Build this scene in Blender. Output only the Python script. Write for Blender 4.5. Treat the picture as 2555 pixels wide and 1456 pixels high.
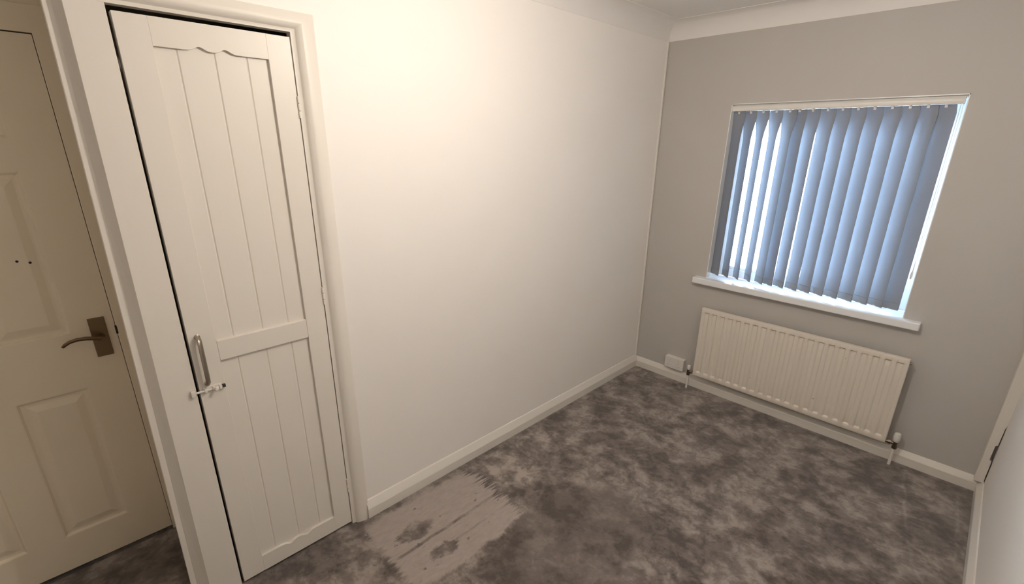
import bpy, bmesh, math, random
from mathutils import Vector, Matrix
random.seed(4)
for o in list(bpy.data.objects): bpy.data.objects.remove(o)
S = bpy.context.scene
COL = S.collection

# ------------------------------------------------------------------ camera
IW, IH = 2555.0, 1456.0
FPX, PCX, PCY = 1174.23, 1284.98, 761.82
CAM = Vector((1.7395, -3.1124, 1.6728))
YAW, PITCH, ROLL = -0.7858, -0.3343, 0.0120
fw = Vector((math.sin(YAW)*math.cos(PITCH), math.cos(YAW)*math.cos(PITCH), math.sin(PITCH)))
rt = Vector((math.cos(YAW), -math.sin(YAW), 0)); up = rt.cross(fw)
r2 = rt*math.cos(ROLL)+up*math.sin(ROLL); u2 = -rt*math.sin(ROLL)+up*math.cos(ROLL)
cam = bpy.data.cameras.new('camera'); co = bpy.data.objects.new('camera', cam); COL.objects.link(co)
co.matrix_world = Matrix(((r2.x, u2.x, -fw.x, CAM.x), (r2.y, u2.y, -fw.y, CAM.y), (r2.z, u2.z, -fw.z, CAM.z), (0, 0, 0, 1)))
cam.sensor_fit = 'HORIZONTAL'; cam.sensor_width = 36; cam.lens = FPX/IW*36
cam.shift_x = (IW/2-PCX)/IW; cam.shift_y = (PCY-IH/2)/IW
cam.clip_start = 0.02
S.camera = co

# ------------------------------------------------------------------ world: pale overcast daylight outside the window
SKY_COL, SKY_STR = (0.68, 0.83, 1.0, 1), 33.0
LAMP_COL, LAMP_STR = (1.0, 0.90, 0.79, 1), 600.0
LAMP_POS = (1.12, -1.97, 2.13)
w = bpy.data.worlds.new('world'); S.world = w; w.use_nodes = True
bg = w.node_tree.nodes['Background']; bg.inputs[0].default_value = SKY_COL; bg.inputs[1].default_value = SKY_STR
S.view_settings.view_transform = 'Standard'; S.view_settings.look = 'None'
S.view_settings.gamma = 1; S.view_settings.use_curve_mapping = False
S.view_settings.exposure = 0.43

# ------------------------------------------------------------------ materials
def mat(name, col, rough=0.5, metal=0.0, bump=0.0, bscale=60, var=0.0, vscale=2.0, spec=0.5, stretch=(1, 1, 1)):
    m = bpy.data.materials.new(name); m.use_nodes = True
    nt = m.node_tree; b = nt.nodes['Principled BSDF']
    b.inputs['Base Color'].default_value = (*col, 1); b.inputs['Roughness'].default_value = rough
    b.inputs['Metallic'].default_value = metal; b.inputs['Specular IOR Level'].default_value = spec
    geo = nt.nodes.new('ShaderNodeNewGeometry')
    mp = nt.nodes.new('ShaderNodeMapping'); mp.inputs['Scale'].default_value = stretch
    nt.links.new(geo.outputs['Position'], mp.inputs['Vector'])
    if bump:
        n = nt.nodes.new('ShaderNodeTexNoise'); n.inputs['Scale'].default_value = bscale; n.inputs['Detail'].default_value = 4
        nt.links.new(mp.outputs[0], n.inputs['Vector'])
        bp = nt.nodes.new('ShaderNodeBump'); bp.inputs['Strength'].default_value = bump; bp.inputs['Distance'].default_value = 0.002
        nt.links.new(n.outputs['Fac'], bp.inputs['Height']); nt.links.new(bp.outputs[0], b.inputs['Normal'])
    if var:
        n = nt.nodes.new('ShaderNodeTexNoise'); n.inputs['Scale'].default_value = vscale; n.inputs['Detail'].default_value = 3
        nt.links.new(geo.outputs['Position'], n.inputs['Vector'])
        r = nt.nodes.new('ShaderNodeMapRange'); r.inputs[1].default_value = .3; r.inputs[2].default_value = .7
        r.inputs[3].default_value = 1-var; r.inputs[4].default_value = 1+var
        nt.links.new(n.outputs['Fac'], r.inputs[0])
        mx = nt.nodes.new('ShaderNodeVectorMath'); mx.operation = 'SCALE'; mx.inputs[0].default_value = col
        nt.links.new(r.outputs[0], mx.inputs['Scale']); nt.links.new(mx.outputs[0], b.inputs['Base Color'])
    return m

M = {}
M['cream'] = mat('cream_wall_paint', (0.88, 0.845, 0.805), 0.55, bump=0.10, bscale=35, var=0.012, vscale=1.5)
M['grey'] = mat('grey_wall_paint', (0.53, 0.505, 0.475), 0.6, bump=0.10, bscale=40, var=0.015)
M['ceil'] = mat('white_ceiling_paint', (0.88, 0.86, 0.83), 0.7, bump=0.06, bscale=30)
M['coving'] = mat('white_coving_paint', (0.83, 0.805, 0.775), 0.65, bump=0.06, bscale=30)
M['gloss'] = mat('white_gloss_paint', (0.76, 0.715, 0.65), 0.38, spec=0.35, bump=0.14, bscale=26, var=0.012, stretch=(1, 1, .25))
M['skirt'] = mat('white_skirting_gloss', (0.77, 0.735, 0.68), 0.3, bump=0.06, bscale=30)
M['olddoor'] = mat('aged_white_door_paint', (0.86, 0.765, 0.61), 0.4, bump=0.08, bscale=40, var=0.02)
M['rad'] = mat('cream_radiator_enamel', (0.74, 0.68, 0.60), 0.35, var=0.01)
M['plastic'] = mat('white_plastic', (0.80, 0.78, 0.74), 0.35)
M['upvc'] = mat('white_window_plastic', (0.85, 0.87, 0.89), 0.3)
M['dark'] = mat('dark_hollow', (0.03, 0.025, 0.02), 0.9)
M['chrome'] = mat('tarnished_chrome', (0.24, 0.205, 0.17), 0.28, metal=1.0)
M['nickel'] = mat('satin_nickel', (0.40, 0.355, 0.30), 0.34, metal=1.0)
M['brass'] = mat('dull_brown_brass', (0.20, 0.145, 0.085), 0.4, metal=1.0)
M['stain'] = mat('grey_scuff', (0.50, 0.45, 0.38), 0.7)
M['board'] = mat('white_board_paint', (0.765, 0.72, 0.655), 0.38, spec=0.35, bump=0.12, bscale=30, stretch=(1, 1, .2))

def vane_mat():
    m = bpy.data.materials.new('grey_blue_blind_fabric'); m.use_nodes = True
    nt = m.node_tree; nt.nodes.clear()
    out = nt.nodes.new('ShaderNodeOutputMaterial'); mix = nt.nodes.new('ShaderNodeMixShader'); mix.inputs[0].default_value = 0.13
    d = nt.nodes.new('ShaderNodeBsdfDiffuse'); t = nt.nodes.new('ShaderNodeBsdfTranslucent')
    geo = nt.nodes.new('ShaderNodeNewGeometry'); n = nt.nodes.new('ShaderNodeTexNoise')
    n.inputs['Scale'].default_value = 700; nt.links.new(geo.outputs['Position'], n.inputs['Vector'])
    r = nt.nodes.new('ShaderNodeValToRGB')
    r.color_ramp.elements[0].color = (0.27, 0.288, 0.315, 1); r.color_ramp.elements[1].color = (0.385, 0.408, 0.445, 1)
    nt.links.new(n.outputs['Fac'], r.inputs[0]); nt.links.new(r.outputs[0], d.inputs[0])
    t.inputs[0].default_value = (0.36, 0.45, 0.58, 1)
    nt.links.new(d.outputs[0], mix.inputs[1]); nt.links.new(t.outputs[0], mix.inputs[2]); nt.links.new(mix.outputs[0], out.inputs[0])
    return m
M['vane'] = vane_mat()

def glass_mat():
    m = bpy.data.materials.new('clear_window_glass'); m.use_nodes = True
    nt = m.node_tree; nt.nodes.clear()
    out = nt.nodes.new('ShaderNodeOutputMaterial'); mix = nt.nodes.new('ShaderNodeMixShader')
    tr = nt.nodes.new('ShaderNodeBsdfTransparent'); tr.inputs[0].default_value = (0.93, 0.95, 0.95, 1)
    g = nt.nodes.new('ShaderNodeBsdfGlossy'); g.inputs['Roughness'].default_value = 0.02
    f = nt.nodes.new('ShaderNodeFresnel'); f.inputs[0].default_value = 1.45
    nt.links.new(f.outputs[0], mix.inputs[0]); nt.links.new(tr.outputs[0], mix.inputs[1]); nt.links.new(g.outputs[0], mix.inputs[2])
    nt.links.new(mix.outputs[0], out.inputs[0]); return m
M['glass'] = glass_mat()

def bulb_mat():
    m = bpy.data.materials.new('lit_bulb'); m.use_nodes = True
    nt = m.node_tree; nt.nodes.clear()
    out = nt.nodes.new('ShaderNodeOutputMaterial'); e = nt.nodes.new('ShaderNodeEmission')
    e.inputs[0].default_value = LAMP_COL; e.inputs[1].default_value = LAMP_STR
    nt.links.new(e.outputs[0], out.inputs[0]); return m
M['bulb'] = bulb_mat()

def carpet_mat():
    """Crushed-pile grey carpet: brushed light and dark patches, one scrubbed rectangle by the wall, a few drag marks."""
    m = bpy.data.materials.new('grey_brushed_pile_carpet'); m.use_nodes = True
    nt = m.node_tree; L = nt.links; N = nt.nodes
    b = N['Principled BSDF']; b.inputs['Roughness'].default_value = 0.95; b.inputs['Specular IOR Level'].default_value = 0.1; b.inputs['Sheen Weight'].default_value = 0.4; b.inputs['Sheen Roughness'].default_value = 0.4
    geo = N.new('ShaderNodeNewGeometry'); sep = N.new('ShaderNodeSeparateXYZ'); L.new(geo.outputs['Position'], sep.inputs[0])
    X, Y = sep.outputs[0], sep.outputs[1]
    def math_(op, a, c=None, d=None, clamp=False):
        n = N.new('ShaderNodeMath'); n.operation = op; n.use_clamp = clamp
        for i, v in enumerate((a, c, d)):
            if v is None: continue
            if isinstance(v, (int, float)): n.inputs[i].default_value = v
            else: L.new(v, n.inputs[i])
        return n.outputs[0]
    def noise(scale, detail=4, rough=.55, dist=0.0, stretch=(1, 1, 1), off=(0, 0, 0)):
        mp = N.new('ShaderNodeMapping'); mp.inputs['Scale'].default_value = stretch; mp.inputs['Location'].default_value = off
        L.new(geo.outputs['Position'], mp.inputs[0])
        n = N.new('ShaderNodeTexNoise'); n.inputs['Scale'].default_value = scale; n.inputs['Detail'].default_value = detail
        n.inputs['Roughness'].default_value = rough; n.inputs['Distortion'].default_value = dist
        L.new(mp.outputs[0], n.inputs['Vector']); return n.outputs['Fac']
    def smooth(v, lo, hi, a=0.0, c=1.0):
        n = N.new('ShaderNodeMapRange'); n.interpolation_type = 'SMOOTHSTEP'
        n.inputs[1].default_value = lo; n.inputs[2].default_value = hi; n.inputs[3].default_value = a; n.inputs[4].default_value = c
        L.new(v, n.inputs[0]); return n.outputs[0]
    big = smooth(noise(4.6, 6, .62, .3), .41, .60)
    med = smooth(noise(11.0, 7, .66, .25, off=(3, 7, 0)), .41, .59)
    fine = noise(45.0, 5, .7)
    pile = noise(420.0, 3, .7)
    t = math_('ADD', math_('MULTIPLY', big, .45), math_('MULTIPLY', med, .38))
    t = math_('ADD', t, math_('MULTIPLY', math_('SUBTRACT', fine, .5), .75))
    # scrubbed rectangle: long strokes run along the wall (y)
    wx = math_('ADD', X, math_('MULTIPLY', math_('SUBTRACT', noise(9, 5, .7), .5), .11))
    wy = math_('ADD', Y, math_('MULTIPLY', math_('SUBTRACT', noise(60, 3, .7, 0, (1, .12, 1)), .5), .10))
    wy2 = math_('ADD', Y, math_('MULTIPLY', math_('SUBTRACT', noise(75, 2, .6, 0, (1, .05, 1)), .5), .26))
    mx = math_('MULTIPLY', smooth(wx, .05, .085), smooth(wx, .505, .53, 1, 0))
    my = math_('MULTIPLY', smooth(wy, -2.42, -2.385), smooth(wy2, -1.82, -1.79, 1, 0))
    rect = math_('MULTIPLY', mx, my)
    def blob(cx, cy, rx, ry):
        dx = math_('DIVIDE', math_('SUBTRACT', wx, cx), rx); dy = math_('DIVIDE', math_('SUBTRACT', wy, cy), ry)
        d = math_('ADD', math_('MULTIPLY', dx, dx), math_('MULTIPLY', dy, dy))
        return smooth(d, .45, 1.15, 1, 0)
    holes = math_('MAXIMUM', blob(.235, -2.235, .055, .095), blob(.415, -2.20, .035, .075))
    holes = math_('MAXIMUM', holes, smooth(noise(26, 3, .6, 0, (1, .6, 1)), .64, .70))
    def stripe(x0, hw, y0, y1):
        a = math_('ABSOLUTE', math_('SUBTRACT', math_('ADD', X, math_('MULTIPLY', math_('SUBTRACT', noise(12, 4), .5), .015)), x0))
        s = smooth(a, hw*.4, hw, 1, 0)
        return math_('MULTIPLY', s, math_('MULTIPLY', smooth(wy, y0, y0+.05), smooth(wy, y1-.05, y1, 1, 0)))
    holes = math_('MAXIMUM', holes, math_('MULTIPLY', stripe(.318, .011, -2.40, -1.72), .75))
    holes = math_('MAXIMUM', holes, math_('MULTIPLY', stripe(.405, .008, -2.20, -1.80), .35))
    rect = math_('MULTIPLY', rect, math_('SUBTRACT', 1.0, math_('MULTIPLY', holes, .9)))
    inner = math_('ADD', .93, math_('MULTIPLY', math_('SUBTRACT', noise(55, 4, .7, 0, (1, .35, 1)), .5), .55))
    # pile brushed the dark way around the scrubbed rectangle
    for bl, am in ((blob(.78, -1.78, .30, .50), .38), (blob(1.35, -2.25, .25, .2), .30)):
        t = math_('MULTIPLY', t, math_('SUBTRACT', 1.0, math_('MULTIPLY', bl, am)))
    t = math_('ADD', math_('MULTIPLY', t, math_('SUBTRACT', 1.0, rect)), math_('MULTIPLY', inner, rect))
    # second paler swathe along the wall
    sw = math_('MULTIPLY', math_('MULTIPLY', smooth(wx, .04, .08), smooth(wx, .34, .42, 1, 0)), math_('MULTIPLY', smooth(wy, -1.82, -1.75), smooth(wy, -1.25, -1.15, 1, 0)))
    t = math_('ADD', t, math_('MULTIPLY', math_('MULTIPLY', sw, smooth(noise(11, 5, .6), .42, .55)), .28))
    # thin drag marks near the right-hand end of the radiator
    def mark(x0, y0, x1, y1, hw, amt):
        dx, dy = x1-x0, y1-y0; ln = math.hypot(dx, dy); ux, uy = dx/ln, dy/ln
        jx = math_('ADD', X, math_('MULTIPLY', math_('SUBTRACT', noise(7, 3), .5), .05))
        px = math_('SUBTRACT', jx, x0); py = math_('SUBTRACT', Y, y0)
        al = math_('ADD', math_('MULTIPLY', px, ux), math_('MULTIPLY', py, uy))
        pe = math_('ABSOLUTE', math_('SUBTRACT', math_('MULTIPLY', px, uy), math_('MULTIPLY', py, ux)))
        v = math_('MULTIPLY', smooth(pe, 0, hw, 1, 0), math_('MULTIPLY', smooth(al, 0, .06), smooth(al, ln-.08, ln, 1, 0)))
        return math_('MULTIPLY', v, amt)
    for a in ((1.727, -.05, 1.813, -.66, .012, .22), (1.60, -.52, 1.90, -.47, .008, .20), (1.69, -.60, 1.99, -.80, .016, .20),
              (1.96, -.10, 1.985, -.75, .012, .18), (1.80, -.62, 1.93, -1.05, .012, .12)):
        t = math_('ADD', t, mark(*a))
    # small dark burn mark by the socket
    bdx = math_('SUBTRACT', X, .394); bdy = math_('SUBTRACT', Y, -.105)
    bd = math_('ADD', math_('MULTIPLY', bdx, bdx), math_('MULTIPLY', bdy, bdy))
    t = math_('SUBTRACT', t, smooth(bd, .0001, .0006, .7, 0))
    t = math_('ADD', t, math_('MULTIPLY', math_('SUBTRACT', pile, .5), .22))
    r = N.new('ShaderNodeValToRGB'); e = r.color_ramp.elements
    e[0].position = 0.0; e[0].color = (0.096, 0.077, 0.067, 1)
    e[1].position = 1.0; e[1].color = (0.45, 0.387, 0.348, 1)
    k = e.new(.45); k.color = (0.213, 0.177, 0.157, 1)
    L.new(t, r.inputs[0]); L.new(r.outputs[0], b.inputs['Base Color'])
    bp = N.new('ShaderNodeBump'); bp.inputs['Strength'].default_value = .7; bp.inputs['Distance'].default_value = .006
    h = math_('ADD', math_('MULTIPLY', pile, .6), math_('MULTIPLY', t, .6))
    L.new(h, bp.inputs['Height']); L.new(bp.outputs[0], b.inputs['Normal'])
    return m
M['carpet'] = carpet_mat()

# ------------------------------------------------------------------ helpers
def obj(name, bm, m, parent=None, smooth=False, loc=None):
    if isinstance(bm, bmesh.types.BMesh):
        bmesh.ops.recalc_face_normals(bm, faces=bm.faces)
        me = bpy.data.meshes.new(name); bm.to_mesh(me); bm.free()
    else: me = bm
    if smooth:
        for p in me.polygons: p.use_smooth = True
        if hasattr(me, 'set_sharp_from_angle'): me.set_sharp_from_angle(angle=math.radians(38))
    if not me.materials: me.materials.append(M[m])
    o = bpy.data.objects.new(name, me); COL.objects.link(o)
    if loc is not None: o.location = loc
    if parent is not None: o.parent = parent
    return o
def tag(o, label, cat, kind=None, group=None):
    o['label'] = label; o['category'] = cat
    if kind: o['kind'] = kind
    if group: o['group'] = group
    return o
def empty(name, loc=(0, 0, 0)):
    o = bpy.data.objects.new(name, None); o.empty_display_size = .05; o.location = loc; COL.objects.link(o); return o
def box(bm, x0, x1, y0, y1, z0, z1, bev=0.0, seg=2):
    r = bmesh.ops.create_cube(bm, size=1); vs = r['verts']
    for v in vs:
        v.co = Vector(((x0+x1)/2+v.co.x*(x1-x0), (y0+y1)/2+v.co.y*(y1-y0), (z0+z1)/2+v.co.z*(z1-z0)))
    if bev:
        es = {e for v in vs for e in v.link_edges}
        bmesh.ops.bevel(bm, geom=list(es), offset=bev, segments=seg, profile=.5, affect='EDGES')
def bx(*a, **k):
    bm = bmesh.new(); box(bm, *a, **k); return bm
def prism(bm, pts, fn, h0, h1):
    """closed 2-D outline pts, fn(p, h) -> 3-D, extruded from h0 to h1"""
    a = [bm.verts.new(fn(p, h0)) for p in pts]; b = [bm.verts.new(fn(p, h1)) for p in pts]
    n = len(pts)
    for i in range(n): bm.faces.new((a[i], a[(i+1) % n], b[(i+1) % n], b[i]))
    bm.faces.new(a[::-1]); bm.faces.new(b)
def cyl(bm, p, q, r, r1=None, seg=16, caps=True):
    p, q = Vector(p), Vector(q); d = (q-p).normalized(); t = d.orthogonal().normalized(); s = d.cross(t)
    r1 = r if r1 is None else r1
    A = []; B = []
    for i in range(seg):
        a = 2*math.pi*i/seg; v = t*math.cos(a)+s*math.sin(a)
        A.append(bm.verts.new(p+v*r)); B.append(bm.verts.new(q+v*r1))
    for i in range(seg): bm.faces.new((A[i], A[(i+1) % seg], B[(i+1) % seg], B[i]))
    if caps: bm.faces.new(A[::-1]); bm.faces.new(B)
def lathe(bm, prof, c, axis='z', seg=24):
    rings = []
    for r, h in prof:
        ring = []
        for i in range(seg):
            a = 2*math.pi*i/seg; ca, sa = math.cos(a)*r, math.sin(a)*r
            p = (c[0]+ca, c[1]+sa, c[2]+h) if axis == 'z' else ((c[0]+h, c[1]+ca, c[2]+sa) if axis == 'x' else (c[0]+ca, c[1]+h, c[2]+sa))
            ring.append(bm.verts.new(p))
        rings.append(ring)
    for a, b in zip(rings, rings[1:]):
        for i in range(seg): bm.faces.new((a[i], a[(i+1) % seg], b[(i+1) % seg], b[i]))
    bm.faces.new(rings[0][::-1]); bm.faces.new(rings[-1])
def tube(bm, pts, r, seg=10, flat=1.0):
    pts = [Vector(p) for p in pts]; rings = []; ref = None
    for i, p in enumerate(pts):
        d = (pts[min(i+1, len(pts)-1)]-pts[max(i-1, 0)]).normalized()
        t = d.orthogonal().normalized() if ref is None else (ref-d*ref.dot(d)).normalized()
        ref = t; s = d.cross(t)
        rr = r[i] if isinstance(r, (list, tuple)) else r
        rings.append([bm.verts.new(p+t*math.cos(2*math.pi*k/seg)*rr+s*math.sin(2*math.pi*k/seg)*rr*flat) for k in range(seg)])
    for a, b in zip(rings, rings[1:]):
        for k in range(seg): bm.faces.new((a[k], a[(k+1) % seg], b[(k+1) % seg], b[k]))
    bm.faces.new(rings[0][::-1]); bm.faces.new(rings[-1])
def offs(path, o, closed=False, side=1):
    n = len(path); out = []
    def nrm(i, j):
        dx, dy = path[j][0]-path[i][0], path[j][1]-path[i][1]; l = math.hypot(dx, dy)
        return Vector((-dy/l*side, dx/l*side))
    for i in range(n):
        a = nrm((i-1) % n, i) if (closed or i > 0) else None
        b = nrm(i, (i+1) % n) if (closed or i < n-1) else None
        if a is None: a = b
        if b is None: b = a
        out.append(Vector(path[i])+(a+b)*(o/(1+a.dot(b))))
    return out
def sweep(path, prof, fn, closed=False, side=1, only=None):
    """profile polygon of (offset, height) swept along a 2-D path with mitres"""
    bm = bmesh.new(); P = [offs(path, o, closed, side) for o, h in prof]; n = len(path)
    idx = list(range(n)) if only is None else [only, (only+1) % n]
    R = [[bm.verts.new(fn(P[k][i], prof[k][1])) for k in range(len(prof))] for i in idx]
    m = len(prof); pairs = list(zip(R, R[1:]))
    if closed and only is None: pairs.append((R[-1], R[0]))
    for a, b in pairs:
        for k in range(m): bm.faces.new((a[k], a[(k+1) % m], b[(k+1) % m], b[k]))
    if not (closed and only is None): bm.faces.new(R[0][::-1]); bm.faces.new(R[-1])
    return bm
plan = lambda p, h: (p[0], p[1], h)          # 2-D (x, y), height z
elev = lambda p, h: (h, p[0], p[1])          # 2-D (y, z), height x

# ------------------------------------------------------------------ room dimensions (metres, floor z = 0, window wall y = 0, left wall x = 0)
WX, CE, YF = 2.035, 2.392, -4.0              # right wall, ceiling, wall behind the camera
AX = -0.55                                   # plane of the alcove door
DY0, DY1, DZ = -2.872, -2.420, 1.985         # cupboard door
WX0, WX1, WZ0, WZ1 = 0.465, 1.538, 0.815, 1.905   # window opening

# ------------------------------------------------------------------ floor
def floor():
    bm = bmesh.new()
    path = [(WX-.013, -.013), (.014, -.013), (.014, -2.36), (-.034, -2.36), (-.034, -2.965), (AX, -2.965), (AX, YF+.013), (WX-.013, YF+.013)]
    rings = []
    for o, z in ((0, -.012), (.004, -.006), (.010, -.002), (.020, 0.0)):
        rings.append([bm.verts.new((p[0], p[1], z)) for p in offs(path, o, True, 1)])
    for a, b in zip(rings, rings[1:]):
        for i in range(len(a)): bm.faces.new((a[i], a[(i+1) % len(a)], b[(i+1) % len(a)], b[i]))
    bm.faces.new(rings[-1])
    box(bm, AX-.12, WX+.11, YF-.1, .25, -.10, -.0125)
    return bm
tag(obj('floor', floor(), 'carpet'), 'worn dark grey carpet with brushed pale patches', 'floor', 'structure')

# ------------------------------------------------------------------ walls and ceiling
bm = bmesh.new(); box(bm, AX-.12, WX+.11, YF-.1, .25, CE, CE+.1)
tag(obj('ceiling', bm, 'ceil'), 'plain white ceiling', 'ceiling', 'structure')

bm = bmesh.new()
box(bm, -.10, 0, -2.372, 0, -.012, CE)                      # main run
box(bm, -.10, 0, -2.99, -2.372, 2.016, CE)                  # above the cupboard door
tag(obj('wall_left', bm, 'cream'), 'smooth cream painted wall beside the cupboard door', 'wall', 'structure')

bm = bmesh.new()
box(bm, AX-.01, -.10, -2.972, -2.955, -.012, CE)               # cupboard end wall facing the alcove
box(bm, AX-.12, AX-.045, YF, -1.9, -.012, CE)                  # behind the alcove door
box(bm, AX-.045, AX-.004, YF, -2.972, 2.062, CE)
box(bm, AX-.045, AX-.004, YF, -3.84, -.012, 2.062)
box(bm, AX-.045, -.1, -1.95, -1.9, -.012, CE)                  # inside end of the cupboard
tag(obj('wall_alcove', bm, 'olddoor'), 'shaded off-white wall around the alcove door', 'wall', 'structure')

bm = bmesh.new()
for a in ((-.1, WX0, -.012, CE), (WX1, WX+.11, -.012, CE), (WX0, WX1, -.012, WZ0-.03), (WX0, WX1, WZ1, CE)):
    box(bm, a[0], a[1], 0, .24, a[2], a[3])
tag(obj('wall_back', bm, 'grey'), 'pale grey painted wall around the window', 'wall', 'structure')

bm = bmesh.new()
box(bm, WX, WX+.1, YF, 0, -.012, CE)
tag(obj('wall_right', bm, 'cream'), 'cream painted side wall meeting the grey window wall', 'wall', 'structure')
bm = bx(AX-.12, WX+.11, YF-.1, YF, -.012, CE)
tag(obj('wall_front', bm, 'cream'), 'cream painted end wall opposite the window', 'wall', 'structure')

# coving all round
per = [(WX, 0), (0, 0), (0, -2.975), (AX, -2.975), (AX, YF), (WX, YF)]
cp = [(0, CE-.10)]
for i in range(9):
    a = math.pi/2*i/8; cp.append((.002+.098*(1-math.cos(a)), CE-.002-.098*(1-math.sin(a))))
cp += [(.10, CE), (0, CE)]
cv = obj('trim_1', sweep(per, cp, plan, True, 1), 'coving', smooth=True)
tag(cv, 'white concave coving along the top of the walls', 'coving', 'structure')

# skirting boards
sk = [(0, -.012), (.022, -.012), (.022, .044), (.0205, .049), (.0055, .083), (.003, .086), (0, .087)]
sp = [(AX, -3.86), (AX, YF), (WX, YF), (WX, 0), (0, 0), (0, -2.345)]
for i, (nm, lab) in enumerate((('baseboard_alcove', 'short white skirting board beside the alcove door'), ('baseboard_front', 'white skirting board along the end wall opposite the window'),
                               ('baseboard_right', 'white skirting board along the side wall with the corner batten'), ('baseboard_back', 'white skirting board under the radiator'),
                               ('baseboard_left', 'white chamfered skirting board along the plain cream wall'))):
    pr = sk if nm == 'baseboard_left' else [(o, min(z, .046)+max(0, z-.046)*.72) for o, z in sk]
    tag(obj(nm, sweep(sp, pr, plan, False, 1, only=i), 'skirt'), lab, 'skirting', 'structure')

# thin white bead in the corner between the cream and grey walls
bm = bmesh.new()
prism(bm, [(0, -.001), (.004, -.001), (.008, -.005), (.009, -.010), (.006, -.016), (0, -.018)], plan, .08, CE-.098)
tag(obj('trim_2', bm, 'skirt', smooth=True), 'thin white bead in the corner of cream and grey walls', 'trim', 'structure')

# white batten in the right-hand corner, its joint cracked open near the floor
bm = bmesh.new()
xz = [(WX-.040, .072), (WX-.0005, .072), (WX-.0045, .084), (WX-.0050, .200), (WX-.0140, .207), (WX-.0130, .288), (WX-.0050, .294), (WX-.0035, .390), (WX+.001, .41), (WX+.001, CE-.098), (WX-.040, CE-.098)]
prism(bm, xz, lambda p, h: (p[0], h, p[1]), -.045, .0005)
tag(obj('trim_3', bm, 'skirt'), 'white corner batten with a dark cracked joint near the skirting', 'trim', 'structure')

# ------------------------------------------------------------------ cupboard: frame, head, post
ap = [(0, -.03), (0, .001), (.013, .001), (.016, .003), (.020, .010), (.030, .015), (.038, .0175), (.050, .016), (.070, .011), (.078, .008), (.080, 0), (.080, -.03)]
hp = [(o*.72, h) for o, h in ap]
bmA = sweep([(-2.893, 2.0), (DY1+.003, 2.0), (DY1+.003, -.012)], ap, elev, False, 1)
# the head is a little slimmer than the upright: squash its offset above the door
for v in bmA.verts:
    if v.co.z > 2.0: v.co.z = 2.0+(v.co.z-2.0)*.76
tag(obj('trim_4', bmA, 'gloss', smooth=True), 'white moulded architrave over and right of the cupboard door', 'architrave', 'structure')

bm = bmesh.new()
def ring(z):
    k = (2.0-z)*.5                                  # the old post is a little wider at the floor
    a, b, d = -2.963-.018*k, -2.980-.034*k, -3.001-.032*k
    pts = [(-.10, DY0-.009), (-.0015, DY0-.009), (.0, DY0-.0105), (.0, a), (-.0015, a-.0015), (-.030, b), (-.032, b-.002), (-.032, d+.002), (-.034, d), (-.10, d+.004)]
    return [bm.verts.new((x, y, z)) for x, y in pts]
R = [ring(z) for z in (-.012, .5, 1.0, 1.5, 2.0, CE)]
for a, b in zip(R, R[1:]):
    for i in range(len(a)): bm.faces.new((a[i], a[(i+1) % len(a)], b[(i+1) % len(a)], b[i]))
bm.faces.new(R[0][::-1]); bm.faces.new(R[-1])
tag(obj('trim_5', bm, 'gloss'), 'white gloss frame post between the cupboard and alcove doors', 'door post', 'structure')

# ------------------------------------------------------------------ door_1: white boarded cupboard door
d1 = tag(empty('door_1', (0, DY0, 0)), 'white boarded cupboard door with scalloped panels and bar handle', 'door', 'structure')
def child(name, bm, m, par=d1, smooth=False):
    """mesh written in world space, parented to a root empty that only has a location"""
    o = obj(name, bm, m, par, smooth)
    loc = Vector((0, 0, 0)); q = par
    while q is not None: loc += Vector(q.location); q = q.parent
    o.data.transform(Matrix.Translation(-loc)); return o
T0, T1 = -.036, -.001
PY0, PY1 = -2.795, -2.494
child('stile', bx(T0, T1, DY0, PY0, .014, DZ, bev=.0012), 'gloss')
child('stile', bx(T0, T1, PY1, DY1, .014, DZ, bev=.0012), 'gloss')
def wave(y, amp):
    c = -2.648; s = 0
    for h in (-2.684, -2.616): s += math.exp(-((y-h)/.0165)**2)
    return amp*min(1, s)
NS = 48
ys = [PY0+(PY1-PY0)*i/NS for i in range(NS+1)]
bm = bmesh.new(); prism(bm, [(y, 1.912+wave(y, .011)) for y in ys]+[(PY1, DZ), (PY0, DZ)], elev, T0, T1); child('top_rail', bm, 'gloss')
child('middle_rail', bx(T0, T1, PY0, PY1, .954, 1.028, bev=.0028), 'gloss')
bm = bmesh.new(); prism(bm, [(PY0, .014), (PY1, .014)]+[(y, .086-wave(y, .012)) for y in ys[::-1]], elev, T0, T1); child('bottom_rail', bm, 'gloss')
cuts = [PY0-.004, -2.740, -2.645, -2.556, PY1+.004]
def tgboard(y0, y1, z0, z1):
    bm = bmesh.new(); f = -.0125; v = .0036
    prism(bm, [(T0+.004, y0), (f-.003, y0), (f, y0+v), (f, y1-v), (f-.003, y1), (T0+.004, y1)], plan, z0, z1); return bm
for i in range(4):
    child('board', tgboard(cuts[i], cuts[i+1], 1.020, 1.926), 'board')
    child('board', tgboard(cuts[i], cuts[i+1], .070, .960), 'board')
# hinges, painted over
for z in (1.775, 1.105, .215):
    bm = bmesh.new()
    for k in range(3): cyl(bm, (.0015, DY1+.0018, z-.034+k*.0235), (.0015, DY1+.0018, z-.034+k*.0235+.021), .0042, seg=10)
    box(bm, T0+.01, -.0005, DY1-.003, DY1+.002, z-.035, z+.035)
    child('hinge', bm, 'gloss', smooth=True)
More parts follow.
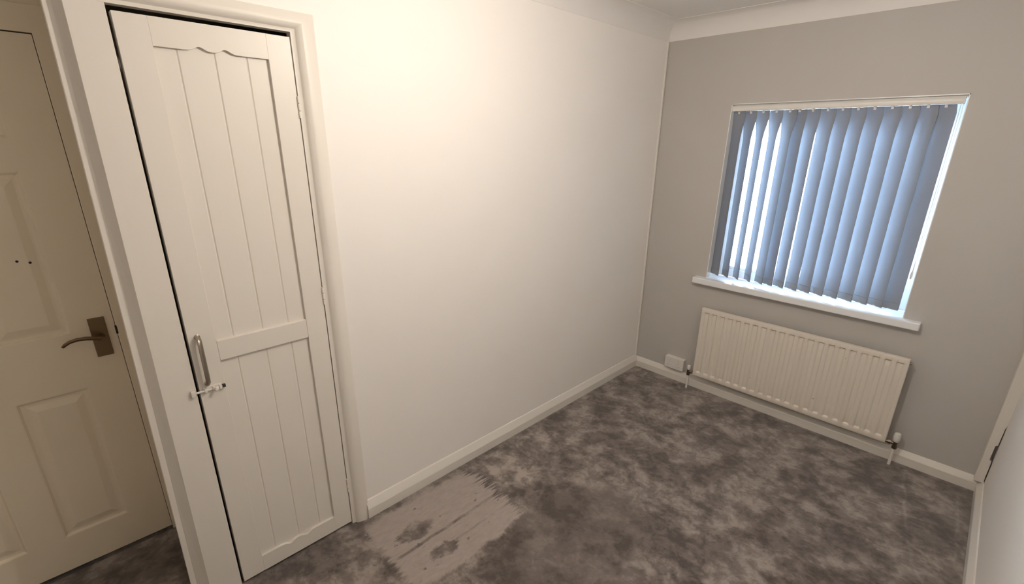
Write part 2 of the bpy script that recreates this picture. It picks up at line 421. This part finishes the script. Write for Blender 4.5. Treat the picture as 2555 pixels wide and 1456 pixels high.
# bar handle
hy = -2.846
bm = bmesh.new()
pts = [(-.001, hy, .888), (.014, hy, .889), (.022, hy, .896), (.025, hy, .910), (.026, hy, .94), (.026, hy, 1.005), (.025, hy, 1.035), (.022, hy, 1.049), (.014, hy, 1.056), (-.001, hy, 1.057)]
tube(bm, pts, .0085, 12, .55)
h = child('handle', bm, 'nickel', smooth=True); h['label'] = 'satin metal bar handle'
for z in (.888, 1.057):
    bm = bmesh.new(); lathe(bm, [(.009, -.0015), (.009, .001), (.007, .0025)], (0, hy, z), 'x', 16); child('handle_foot', bm, 'nickel', h, True)
# little barrel bolt, painted white, with its keep on the post
bz = .866
bm = bx(-.002, .002, -2.862, -2.806, bz-.010, bz+.010, bev=.0008)
bt = child('bolt_plate', bm, 'skirt'); bt['label'] = 'small white painted barrel bolt'
for y in (-2.856, -2.832, -2.812):
    bm = bx(.001, .0125, y-.004, y+.004, bz-.0075, bz+.0075, bev=.002); child('bolt_guide', bm, 'skirt', bt)
bm = bmesh.new(); cyl(bm, (.007, -2.892, bz), (.007, -2.806, bz), .0038, seg=12); child('bolt_rod', bm, 'skirt', bt, True)
bm = bmesh.new(); lathe(bm, [(.003, 0), (.003, .006), (.006, .008), (.007, .013), (.005, .017), (.002, .018)], (.009, -2.826, bz), 'x', 14); child('bolt_knob', bm, 'skirt', bt, True)
bm = bmesh.new(); cyl(bm, (.007, -2.8065, bz), (.007, -2.797, bz), .0062, seg=14); k = child('bolt_end', bm, 'dark', bt, True); k['label'] = 'dark end of the bolt'
kp = bmesh.new(); box(kp, -.0005, .0125, -2.899, -2.885, bz-.011, bz+.011, bev=.002)
tag(obj('trim_6', kp, 'skirt'), 'small white bolt keep on the frame post', 'bolt keep', 'structure')

# ------------------------------------------------------------------ door_2: panelled door in the alcove
EY1, EY0 = -3.013, -3.775
d2 = tag(empty('door_2', (AX, EY1, 0)), 'shaded off-white moulded panel door with lever handle in the alcove', 'door', 'structure')
cols = [(-3.645, -3.442), (-3.340, -3.138)]
rows = [(.162, .765), (.985, 1.563), (1.665, 1.865)]
def leaf():
    bm = bmesh.new()
    yc = [EY0, cols[0][0], cols[0][1], cols[1][0], cols[1][1], EY1]; zc = [.012, *rows[0], *rows[1], *rows[2], 1.978]
    V = {}
    def v(x, y, z):
        k = (round(x, 5), round(y, 5), round(z, 5))
        if k not in V: V[k] = bm.verts.new(k)
        return V[k]
    for i in range(len(yc)-1):
        for j in range(len(zc)-1):
            if i in (1, 3) and j in (1, 3, 5): continue
            bm.faces.new([v(AX, yc[i], zc[j]), v(AX, yc[i+1], zc[j]), v(AX, yc[i+1], zc[j+1]), v(AX, yc[i], zc[j+1])])
    xb = AX-.038
    bm.faces.new([bm.verts.new((xb, y, z)) for y, z in ((EY0, .012), (EY1, .012), (EY1, 1.978), (EY0, 1.978))])
    for (a, b) in (((EY0, .012), (EY1, .012)), ((EY1, .012), (EY1, 1.978)), ((EY1, 1.978), (EY0, 1.978)), ((EY0, 1.978), (EY0, .012))):
        bm.faces.new([bm.verts.new(p) for p in ((AX, *a), (AX, *b), (xb, *b), (xb, *a))])
    return bm
me = bpy.data.meshes.new('leaf'); b_ = leaf(); b_.to_mesh(me); b_.free()
lf = obj('leaf', me, 'olddoor', d2); lf.data.transform(Matrix.Translation((-AX, -EY1, 0)))
for c in cols:
    for r_ in rows:
        bm = bmesh.new(); loops = []
        for ins, dep in ((0, 0), (.004, -.001), (.011, -.0085), (.017, -.0095), (.024, -.0088), (.046, -.002), (.049, -.0015)):
            y0, y1, z0, z1 = c[0]+ins, c[1]-ins, r_[0]+ins, r_[1]-ins
            loops.append([bm.verts.new((AX+dep, y, z)) for y, z in ((y0, z0), (y1, z0), (y1, z1), (y0, z1))])
        for a, b in zip(loops, loops[1:]):
            for i in range(4): bm.faces.new((a[i], a[(i+1) % 4], b[(i+1) % 4], b[i]))
        bm.faces.new(loops[-1])
        child('panel', bm, 'olddoor', d2)
# lever handle on a back plate
bm = bx(AX-.001, AX+.008, -3.087, -3.038, .876, 1.030, bev=.002)
pl = child('handle_plate', bm, 'brass', d2); pl['label'] = 'dull brown metal lever handle'
bm = bmesh.new(); lathe(bm, [(.013, 0), (.013, .006), (.0105, .012), (.0105, .030), (.009, .034)], (AX+.006, -3.062, .955), 'x', 18); child('rose', bm, 'brass', pl, True)
bm = bmesh.new()
pts = [(AX+.030, -3.058, .955), (AX+.040, -3.066, .959), (AX+.046, -3.082, .965), (AX+.047, -3.105, .971), (AX+.047, -3.128, .973), (AX+.046, -3.150, .969), (AX+.044, -3.164, .961), (AX+.041, -3.172, .953)]
tube(bm, pts, [.0075, .0085, .0085, .008, .0075, .007, .0065, .005], 12, .75); child('lever', bm, 'brass', pl, True)
for y, z in ((-3.213, 1.271), (-3.183, 1.262)):
    bm = bmesh.new(); lathe(bm, [(.0042, -.001), (.0042, .0004), (.003, .0006)], (AX-.0018, y, z), 'x', 10); child('screw_hole', bm, 'dark', d2)
bm = bx(AX-.004, AX+.0048, EY1-.002, EY1+.0045, .952, .985, bev=.0008); k = child('latch', bm, 'dark', d2); k['label'] = 'dark latch at the door edge'
# door lining
bm = bmesh.new()
box(bm, AX-.045, AX+.004, EY1+.0018, -2.962, -.012, 2.062, bev=.001)
box(bm, AX-.045, AX+.004, -3.84, EY0-.003, -.012, 2.062, bev=.001)
box(bm, AX-.045, AX+.004, EY0-.003, EY1+.003, 1.982, 2.062, bev=.001)
tag(obj('trim_7', bm, 'olddoor'), 'off-white door lining around the alcove door', 'door frame', 'structure')

# ------------------------------------------------------------------ window_1
w1 = tag(empty('window_1', (0, .17, WZ0)), 'white framed window behind the vertical blind', 'window', 'structure')
FB = .055
bm = bmesh.new()
prism(bm, [(WX0, WZ0), (WX1, WZ0), (WX1, WZ1), (WX0, WZ1)], lambda p, h: (p[0], h, p[1]), .14, .141); bm.clear()
for a in ((WX0, WX0+FB, WZ0, WZ1), (WX1-FB, WX1, WZ0, WZ1), (WX0+FB, WX1-FB, WZ0, WZ0+FB), (WX0+FB, WX1-FB, WZ1-FB, WZ1)):
    box(bm, a[0], a[1], .140, .205, a[2], a[3], bev=.003)
child('window_frame', bm, 'upvc', w1)
bm = bmesh.new()
g = FB+.018
for a in ((WX0+FB, WX0+g, WZ0+FB, WZ1-FB), (WX1-g, WX1-FB, WZ0+FB, WZ1-FB), (WX0+g, WX1-g, WZ0+FB, WZ0+g), (WX0+g, WX1-g, WZ1-g, WZ1-FB)):
    box(bm, a[0], a[1], .152, .19, a[2], a[3], bev=.004)
child('glazing_bead', bm, 'upvc', w1)
child('pane', bx(WX0+FB+.006, WX1-FB-.006, .168, .174, WZ0+FB+.006, WZ1-FB-.006), 'glass', w1)
# plaster reveal lining, painted white
bm = bmesh.new()
box(bm, WX0-.001, WX0+.004, .001, .141, WZ0-.002, WZ1); box(bm, WX1-.004, WX1+.001, .001, .141, WZ0-.002, WZ1); box(bm, WX0, WX1, .001, .141, WZ1-.004, WZ1+.001)
child('reveal', bm, 'upvc', w1)
# sill board with horns
bm = bmesh.new()
prism(bm, [(.392, -.050), (1.614, -.050), (1.614, .002), (WX1, .002), (WX1, .142), (WX0, .142), (WX0, .002), (.392, .002)], plan, WZ0-.042, WZ0)
es = [e for e in bm.edges if all(v.co.y < -.049 for v in e.verts) or all(v.co.y < .003 and abs(v.co.x-1.003) > .6 for v in e.verts)]
bmesh.ops.bevel(bm, geom=es, offset=.006, segments=3, profile=.5, affect='EDGES')
child('window_sill', bm, 'upvc', w1)

# ------------------------------------------------------------------ vertical blind
vb = tag(empty('vertical_blind', (1.0, .05, 1.862)), 'grey-blue vertical slat blind hanging in the window recess', 'blind')
HX0, HX1 = .470, 1.521
bm = bmesh.new()
hpf = [(.012, 1.864), (.010, 1.868), (.009, 1.880), (.010, 1.888), (.014, 1.8925), (.050, 1.8925), (.054, 1.889), (.054, 1.864)]
prism(bm, hpf, lambda p, h: (h, p[0], p[1]), HX0, HX1)
child('headrail', bm, 'plastic', vb, True)
for x in (HX0-.0035, HX1-.0005):
    child('end_cap', bx(x, x+.004, .008, .055, 1.862, 1.8935, bev=.0012), 'plastic', vb)
child('light_block_strip', bx(WX0+.003, WX1-.003, .026, .058, 1.891, WZ1-.002), 'plastic', vb)  # added strip, keeps daylight from leaking over the headrail
for x in (.60, 1.0, 1.40):
    child('bracket', bx(x-.012, x+.012, .030, .060, 1.892, WZ1-.003, bev=.001), 'plastic', vb)
VX = [.503, .573, .643, .716, .787, .836, .903, .975, 1.044, 1.113, 1.184, 1.257, 1.327, 1.396, 1.462]
VA = [31, 41, 46, 45, 39, 25, 31, 27, 27, 27, 25, 26, 25, 25, 9]
VW, VY, VT, VB = .0445, .034, 1.8635, .842
def vane(cx, deg):
    bm = bmesh.new(); rowsz = []
    NR, NC = 26, 7
    for s in (0, 1):
        grid = []
        for i in range(NR+1):
            u = i/NR; z = VT+(VB-VT)*u
            tw = min(1, u/.16); tw = tw*tw*(3-2*tw)
            a = math.radians(deg*(.30+.70*tw)+3.0*(u-.4))
            row = []
            for j in range(NC):
                q = (j/(NC-1)*2-1); ww = VW*(.86+.14*min(1, u/.02))
                bow = .004*(1-q*q)                      # slight curl of the fabric
                lx, ly = q*ww, bow+(s-.5)*.0007
                row.append(bm.verts.new((cx+lx*math.cos(a)+ly*math.sin(a), VY-lx*math.sin(a)+ly*math.cos(a), z)))
            grid.append(row)
        rowsz.append(grid)
        for i in range(NR):
            for j in range(NC-1): bm.faces.new((grid[i][j], grid[i][j+1], grid[i+1][j+1], grid[i+1][j]))
    A, B = rowsz
    for i in range(NR):
        for j in (0, NC-1): bm.faces.new((A[i][j], A[i+1][j], B[i+1][j], B[i][j]))
    for j in range(NC-1):
        for i in (0, NR): bm.faces.new((A[i][j], A[i][j+1], B[i][j+1], B[i][j]))
    return bm
for n, (cx, dg) in enumerate(zip(VX, VA)):
    v = child('vane', vane(cx, dg), 'vane', vb, True)
    a = math.radians(dg+1.8); c, s = math.cos(a), math.sin(a)
    bm = bmesh.new()
    f = lambda p, h: (cx+p[0]*c+p[1]*s, VY-p[0]*s+p[1]*c, h)
    prism(bm, [(-.041, .0028), (0, .0060), (.041, .0028), (.041, -.0022), (0, -.0005), (-.041, -.0022)], f, VB-.001, VB+.036)
    child('bottom_weight', bm, 'vane', v)
    bm = bmesh.new(); box(bm, cx-.006, cx+.006, VY-.0025, VY+.0025, VT-.014, 1.8645, bev=.001); cyl(bm, (cx, VY-.010, 1.860), (cx, VY+.010, 1.860), .0035, seg=10)
    child('carrier_hook', bm, 'plastic', v)
    if n < len(VX)-1:
        dx = VX[n+1]-cx; bm = bmesh.new()
        tube(bm, [(cx+dx*t, VY-.006, VB+.004-.012*math.sin(math.pi*t)) for t in [i/8 for i in range(9)]], .0011, 6)
        child('bottom_chain', bm, 'plastic', v)
bm = bmesh.new(); tube(bm, [(1.514, .016, 1.866), (1.5155, .016, 1.6), (1.516, .016, 1.30), (1.517, .016, 1.06)], .0016, 6)
child('control_cord', bm, 'plastic', vb)
bm = bmesh.new(); tube(bm, [(1.522, .020, 1.866), (1.5225, .020, 1.6), (1.522, .020, 1.30), (1.519, .018, 1.06)], .0016, 6)
child('control_cord', bm, 'plastic', vb)
bm = bmesh.new(); lathe(bm, [(.003, 0), (.006, .006), (.006, .03), (.003, .04)], (1.518, .017, 1.022), 'z', 12); child('cord_weight', bm, 'plastic', vb, True)

# ------------------------------------------------------------------ radiator
RX0, RX1, RZ0, RZ1, RY = .505, 1.622, .122, .627, -.088
rd = tag(empty('radiator', (1.06, -.06, 0)), 'white single panel radiator with vertical flutes under the window', 'radiator')
def rad_panel():
    bm = bmesh.new(); nch = 21; c0, c1 = .544, 1.586; pitch = (c1-c0)/(nch-1)
    xs = [RX0, RX0+.0015, RX0+.005]
    for i in range(nch):
        c = c0+i*pitch; xs += [c+q for q in (-.0175, -.0150, -.012, -.009, -.006, 0, .006, .009, .012, .0150, .0175)]
    xs += [RX1-.005, RX1-.0015, RX1]; xs.sort()
    zb, zt = RZ0+.030, RZ1-.026
    zs = [RZ0, RZ0+.0015, RZ0+.005, zb, zb+.0025, zb+.0065, zb+.009, zb+.018, zb+.03, zb+.05, zb+.10, zb+.20, zb+.29, zb+.36, zt-.06, zt-.04, zt-.027, zt-.017, zt-.011, zt-.008, zt-.0055, zt-.0025, zt, RZ1-.005, RZ1-.0015, RZ1]
    def sm(t): t = max(0, min(1, t)); return t*t*(3-2*t)
    G = []
    for z in zs:
        row = []
        for x in xs:
            i = round((x-c0)/pitch); i = max(0, min(nch-1, i)); d = abs(x-(c0+i*pitch))
            k = sm((.0175-d)/.0080)*sm((z-zb)/.009)*sm((zt-z)/.008)
            k *= .0058+.0085*math.exp(-max(0, zt-.007-z)/.014)+.0040*math.exp(-max(0, z-zb-.008)/.014)
            e = min(x-RX0, RX1-x, z-RZ0, RZ1-z); rim = .005*(1-math.sqrt(max(0, 1-(1-min(1, e/.005))**2)))
            row.append(bm.verts.new((x, RY+k+rim, z)))
        G.append(row)
    for i in range(len(zs)-1):
        for j in range(len(xs)-1): bm.faces.new((G[i][j], G[i][j+1], G[i+1][j+1], G[i+1][j]))
    yb = RY+.024
    loop = [G[0][j] for j in range(len(xs))]+[G[i][-1] for i in range(1, len(zs))]+[G[-1][j] for j in range(len(xs)-2, -1, -1)]+[G[i][0] for i in range(len(zs)-2, 0, -1)]
    back = [bm.verts.new((v.co.x, yb, v.co.z)) for v in loop]
    for i in range(len(loop)): bm.faces.new((loop[i], loop[(i+1) % len(loop)], back[(i+1) % len(loop)], back[i]))
    bm.faces.new(back); return bm
child('front_panel', rad_panel(), 'rad', rd, True)
bm = bmesh.new()
pts = []; nf = 40
for i in range(nf+1):
    x = RX0+.05+(RX1-RX0-.10)*i/nf; pts += [(x, RY+.0245 if i % 2 else RY+.052)]
P2 = pts+[(x, y+.0015) for x, y in pts[::-1]]
prism(bm, P2, plan, RZ0+.05, RZ1-.05); child('convector_fins', bm, 'rad', rd)
for x in (.68, 1.45):
    bm = bmesh.new(); box(bm, x-.018, x+.018, -.006, 0, RZ0+.06, RZ1-.03); box(bm, x-.015, x+.015, RY+.018, -.004, RZ0+.06, RZ0+.075); box(bm, x-.015, x+.015, RY+.018, -.004, RZ1-.055, RZ1-.045)
    child('wall_bracket', bm, 'rad', rd)
bm = bmesh.new(); cyl(bm, (RX1-.004, RY+.012, RZ1-.022), (RX1+.008, RY+.012, RZ1-.022), .008, seg=8); child('bleed_valve', bm, 'chrome', rd)
def valve(x, side, head):
    """side -1: on the left end, +1: on the right end"""
    vy = RY+.014; vz = RZ0+.012; ex = RX0 if side < 0 else RX1
    bm = bmesh.new(); cyl(bm, (ex-side*.004, vy, vz), (x, vy, vz), .0085, seg=14)
    cyl(bm, (ex+side*.010, vy, vz), (ex+side*.022, vy, vz), .0125, seg=6)
    cyl(bm, (x, vy, vz-.022), (x, vy, vz+.020), .0105, seg=14); cyl(bm, (x, vy, vz-.030), (x, vy, vz-.014), .0125, seg=6)
    b = child('valve', bm, 'chrome', rd, True); b['label'] = 'dull metal radiator valve'
    bm = bmesh.new()
    if head: lathe(bm, [(.011, .012), (.0150, .018), (.0165, .030), (.0165, .052), (.0145, .062), (.009, .066)], (x, vy, vz), 'z', 20)
    else: lathe(bm, [(.010, .012), (.0125, .016), (.0125, .038), (.0105, .044), (.006, .046)], (x, vy, vz), 'z', 18)
    child('valve_cap', bm, 'plastic', b, True)
    bm = bmesh.new(); cyl(bm, (x, vy, -.006), (x, vy, vz-.026), .0078, seg=14); child('pipe', bm, 'skirt', rd, True)
valve(.470, -1, False); valve(1.664, 1, True)
for x, z, s in ((1.335, .542, .004), (1.238, .243, .006), (.851, .245, .004)):
    bm = bmesh.new(); i = round((x-.544)/.0521); xx = .544+.0521*i+.026
    lathe(bm, [(s, .0004), (s*.8, -.0003)], (xx, RY, z), 'y', 10); child('paint_chip', bm, 'stain', rd)

# ------------------------------------------------------------------ double socket on a surface box, just above the skirting
SX0, SX1, SZ0, SZ1 = .266, .412, .092, .180
so = tag(empty('wall_socket', (.339, 0, .136)), 'white double wall socket on a surface box beside the radiator', 'socket')
child('back_box', bx(SX0+.002, SX1-.002, -.032, .0005, SZ0+.002, SZ1-.002, bev=.002), 'plastic', so)
pins = []
for c in (SX0+.040, SX1-.040):
    for dx, z, w_, h_ in ((0, SZ0+.046, .002, .004), (-.011, SZ0+.024, .0034, .002), (.011, SZ0+.024, .0034, .002)):
        pins.append((c+dx-w_, c+dx+w_, z-h_, z+h_))
def socket_plate():
    bm = bmesh.new(); V = {}; e = .003
    def v(x, y, z):
        k = (round(x, 6), round(y, 6), round(z, 6))
        if k not in V: V[k] = bm.verts.new(k)
        return V[k]
    xs = sorted({SX0+e, SX1-e, *[round(p[q], 6) for p in pins for q in (0, 1)]}); zs = sorted({SZ0+e, SZ1-e, *[round(p[q], 6) for p in pins for q in (2, 3)]})
    for a, b in zip(xs, xs[1:]):
        for c, d in zip(zs, zs[1:]):
            mx, mz = (a+b)/2, (c+d)/2
            if any(p[0] < mx < p[1] and p[2] < mz < p[3] for p in pins): continue
            bm.faces.new((v(a, -.041, c), v(b, -.041, c), v(b, -.041, d), v(a, -.041, d)))
    def loop(i, y): return [bm.verts.new((x, y, z)) for x, z in ((SX0+i, SZ0+i), (SX1-i, SZ0+i), (SX1-i, SZ1-i), (SX0+i, SZ1-i))]
    R = [loop(e, -.041), loop(.0009, -.0401), loop(0, -.038), loop(0, -.031)]
    for a, b in zip(R, R[1:]):
        for k in range(4): bm.faces.new((a[k], a[(k+1) % 4], b[(k+1) % 4], b[k]))
    return bm
fp = child('face_plate', socket_plate(), 'plastic', so)
for c in (SX0+.040, SX1-.040):
    child('switch', bx(c-.006, c+.006, -.0445, -.040, SZ1-.030, SZ1-.010, bev=.0015), 'plastic', fp)
for x0, x1, z0, z1 in pins:                      # open-fronted pocket behind each hole
    bm = bmesh.new()
    A = [bm.verts.new((x, -.041, z)) for x, z in ((x0, z0), (x1, z0), (x1, z1), (x0, z1))]; B = [bm.verts.new((v.co.x, -.0325, v.co.z)) for v in A]
    for k in range(4): bm.faces.new((A[k], A[(k+1) % 4], B[(k+1) % 4], B[k]))
    bm.faces.new(B); child('pin_slot', bm, 'plastic', fp)

# ------------------------------------------------------------------ ceiling pendant that lights the room
lx, ly, lz = LAMP_POS
lp = tag(empty('pendant_lamp_offscreen', (lx, ly, CE)), 'lit bare bulb hanging on a short white cord from the ceiling', 'lamp')
bm = bmesh.new(); lathe(bm, [(.038, 0.0005), (.038, -.008), (.030, -.018), (.010, -.024)], (lx, ly, CE), 'z', 24); child('ceiling_rose', bm, 'plastic', lp, True)
bm = bmesh.new(); cyl(bm, (lx, ly, CE-.022), (lx, ly, lz+.095), .003, seg=8); child('cord', bm, 'plastic', lp)
bm = bmesh.new(); lathe(bm, [(.008, .10), (.016, .09), (.019, .055), (.019, .040)], (lx, ly, lz), 'z', 18); child('bulb_holder', bm, 'plastic', lp, True)
bm = bmesh.new(); lathe(bm, [(.013, .042), (.016, .032), (.026, .014), (.030, 0), (.028, -.012), (.020, -.024), (.010, -.030), (.003, -.0315)], (lx, ly, lz), 'z', 24); child('bulb_offscreen', bm, 'bulb', lp, True)
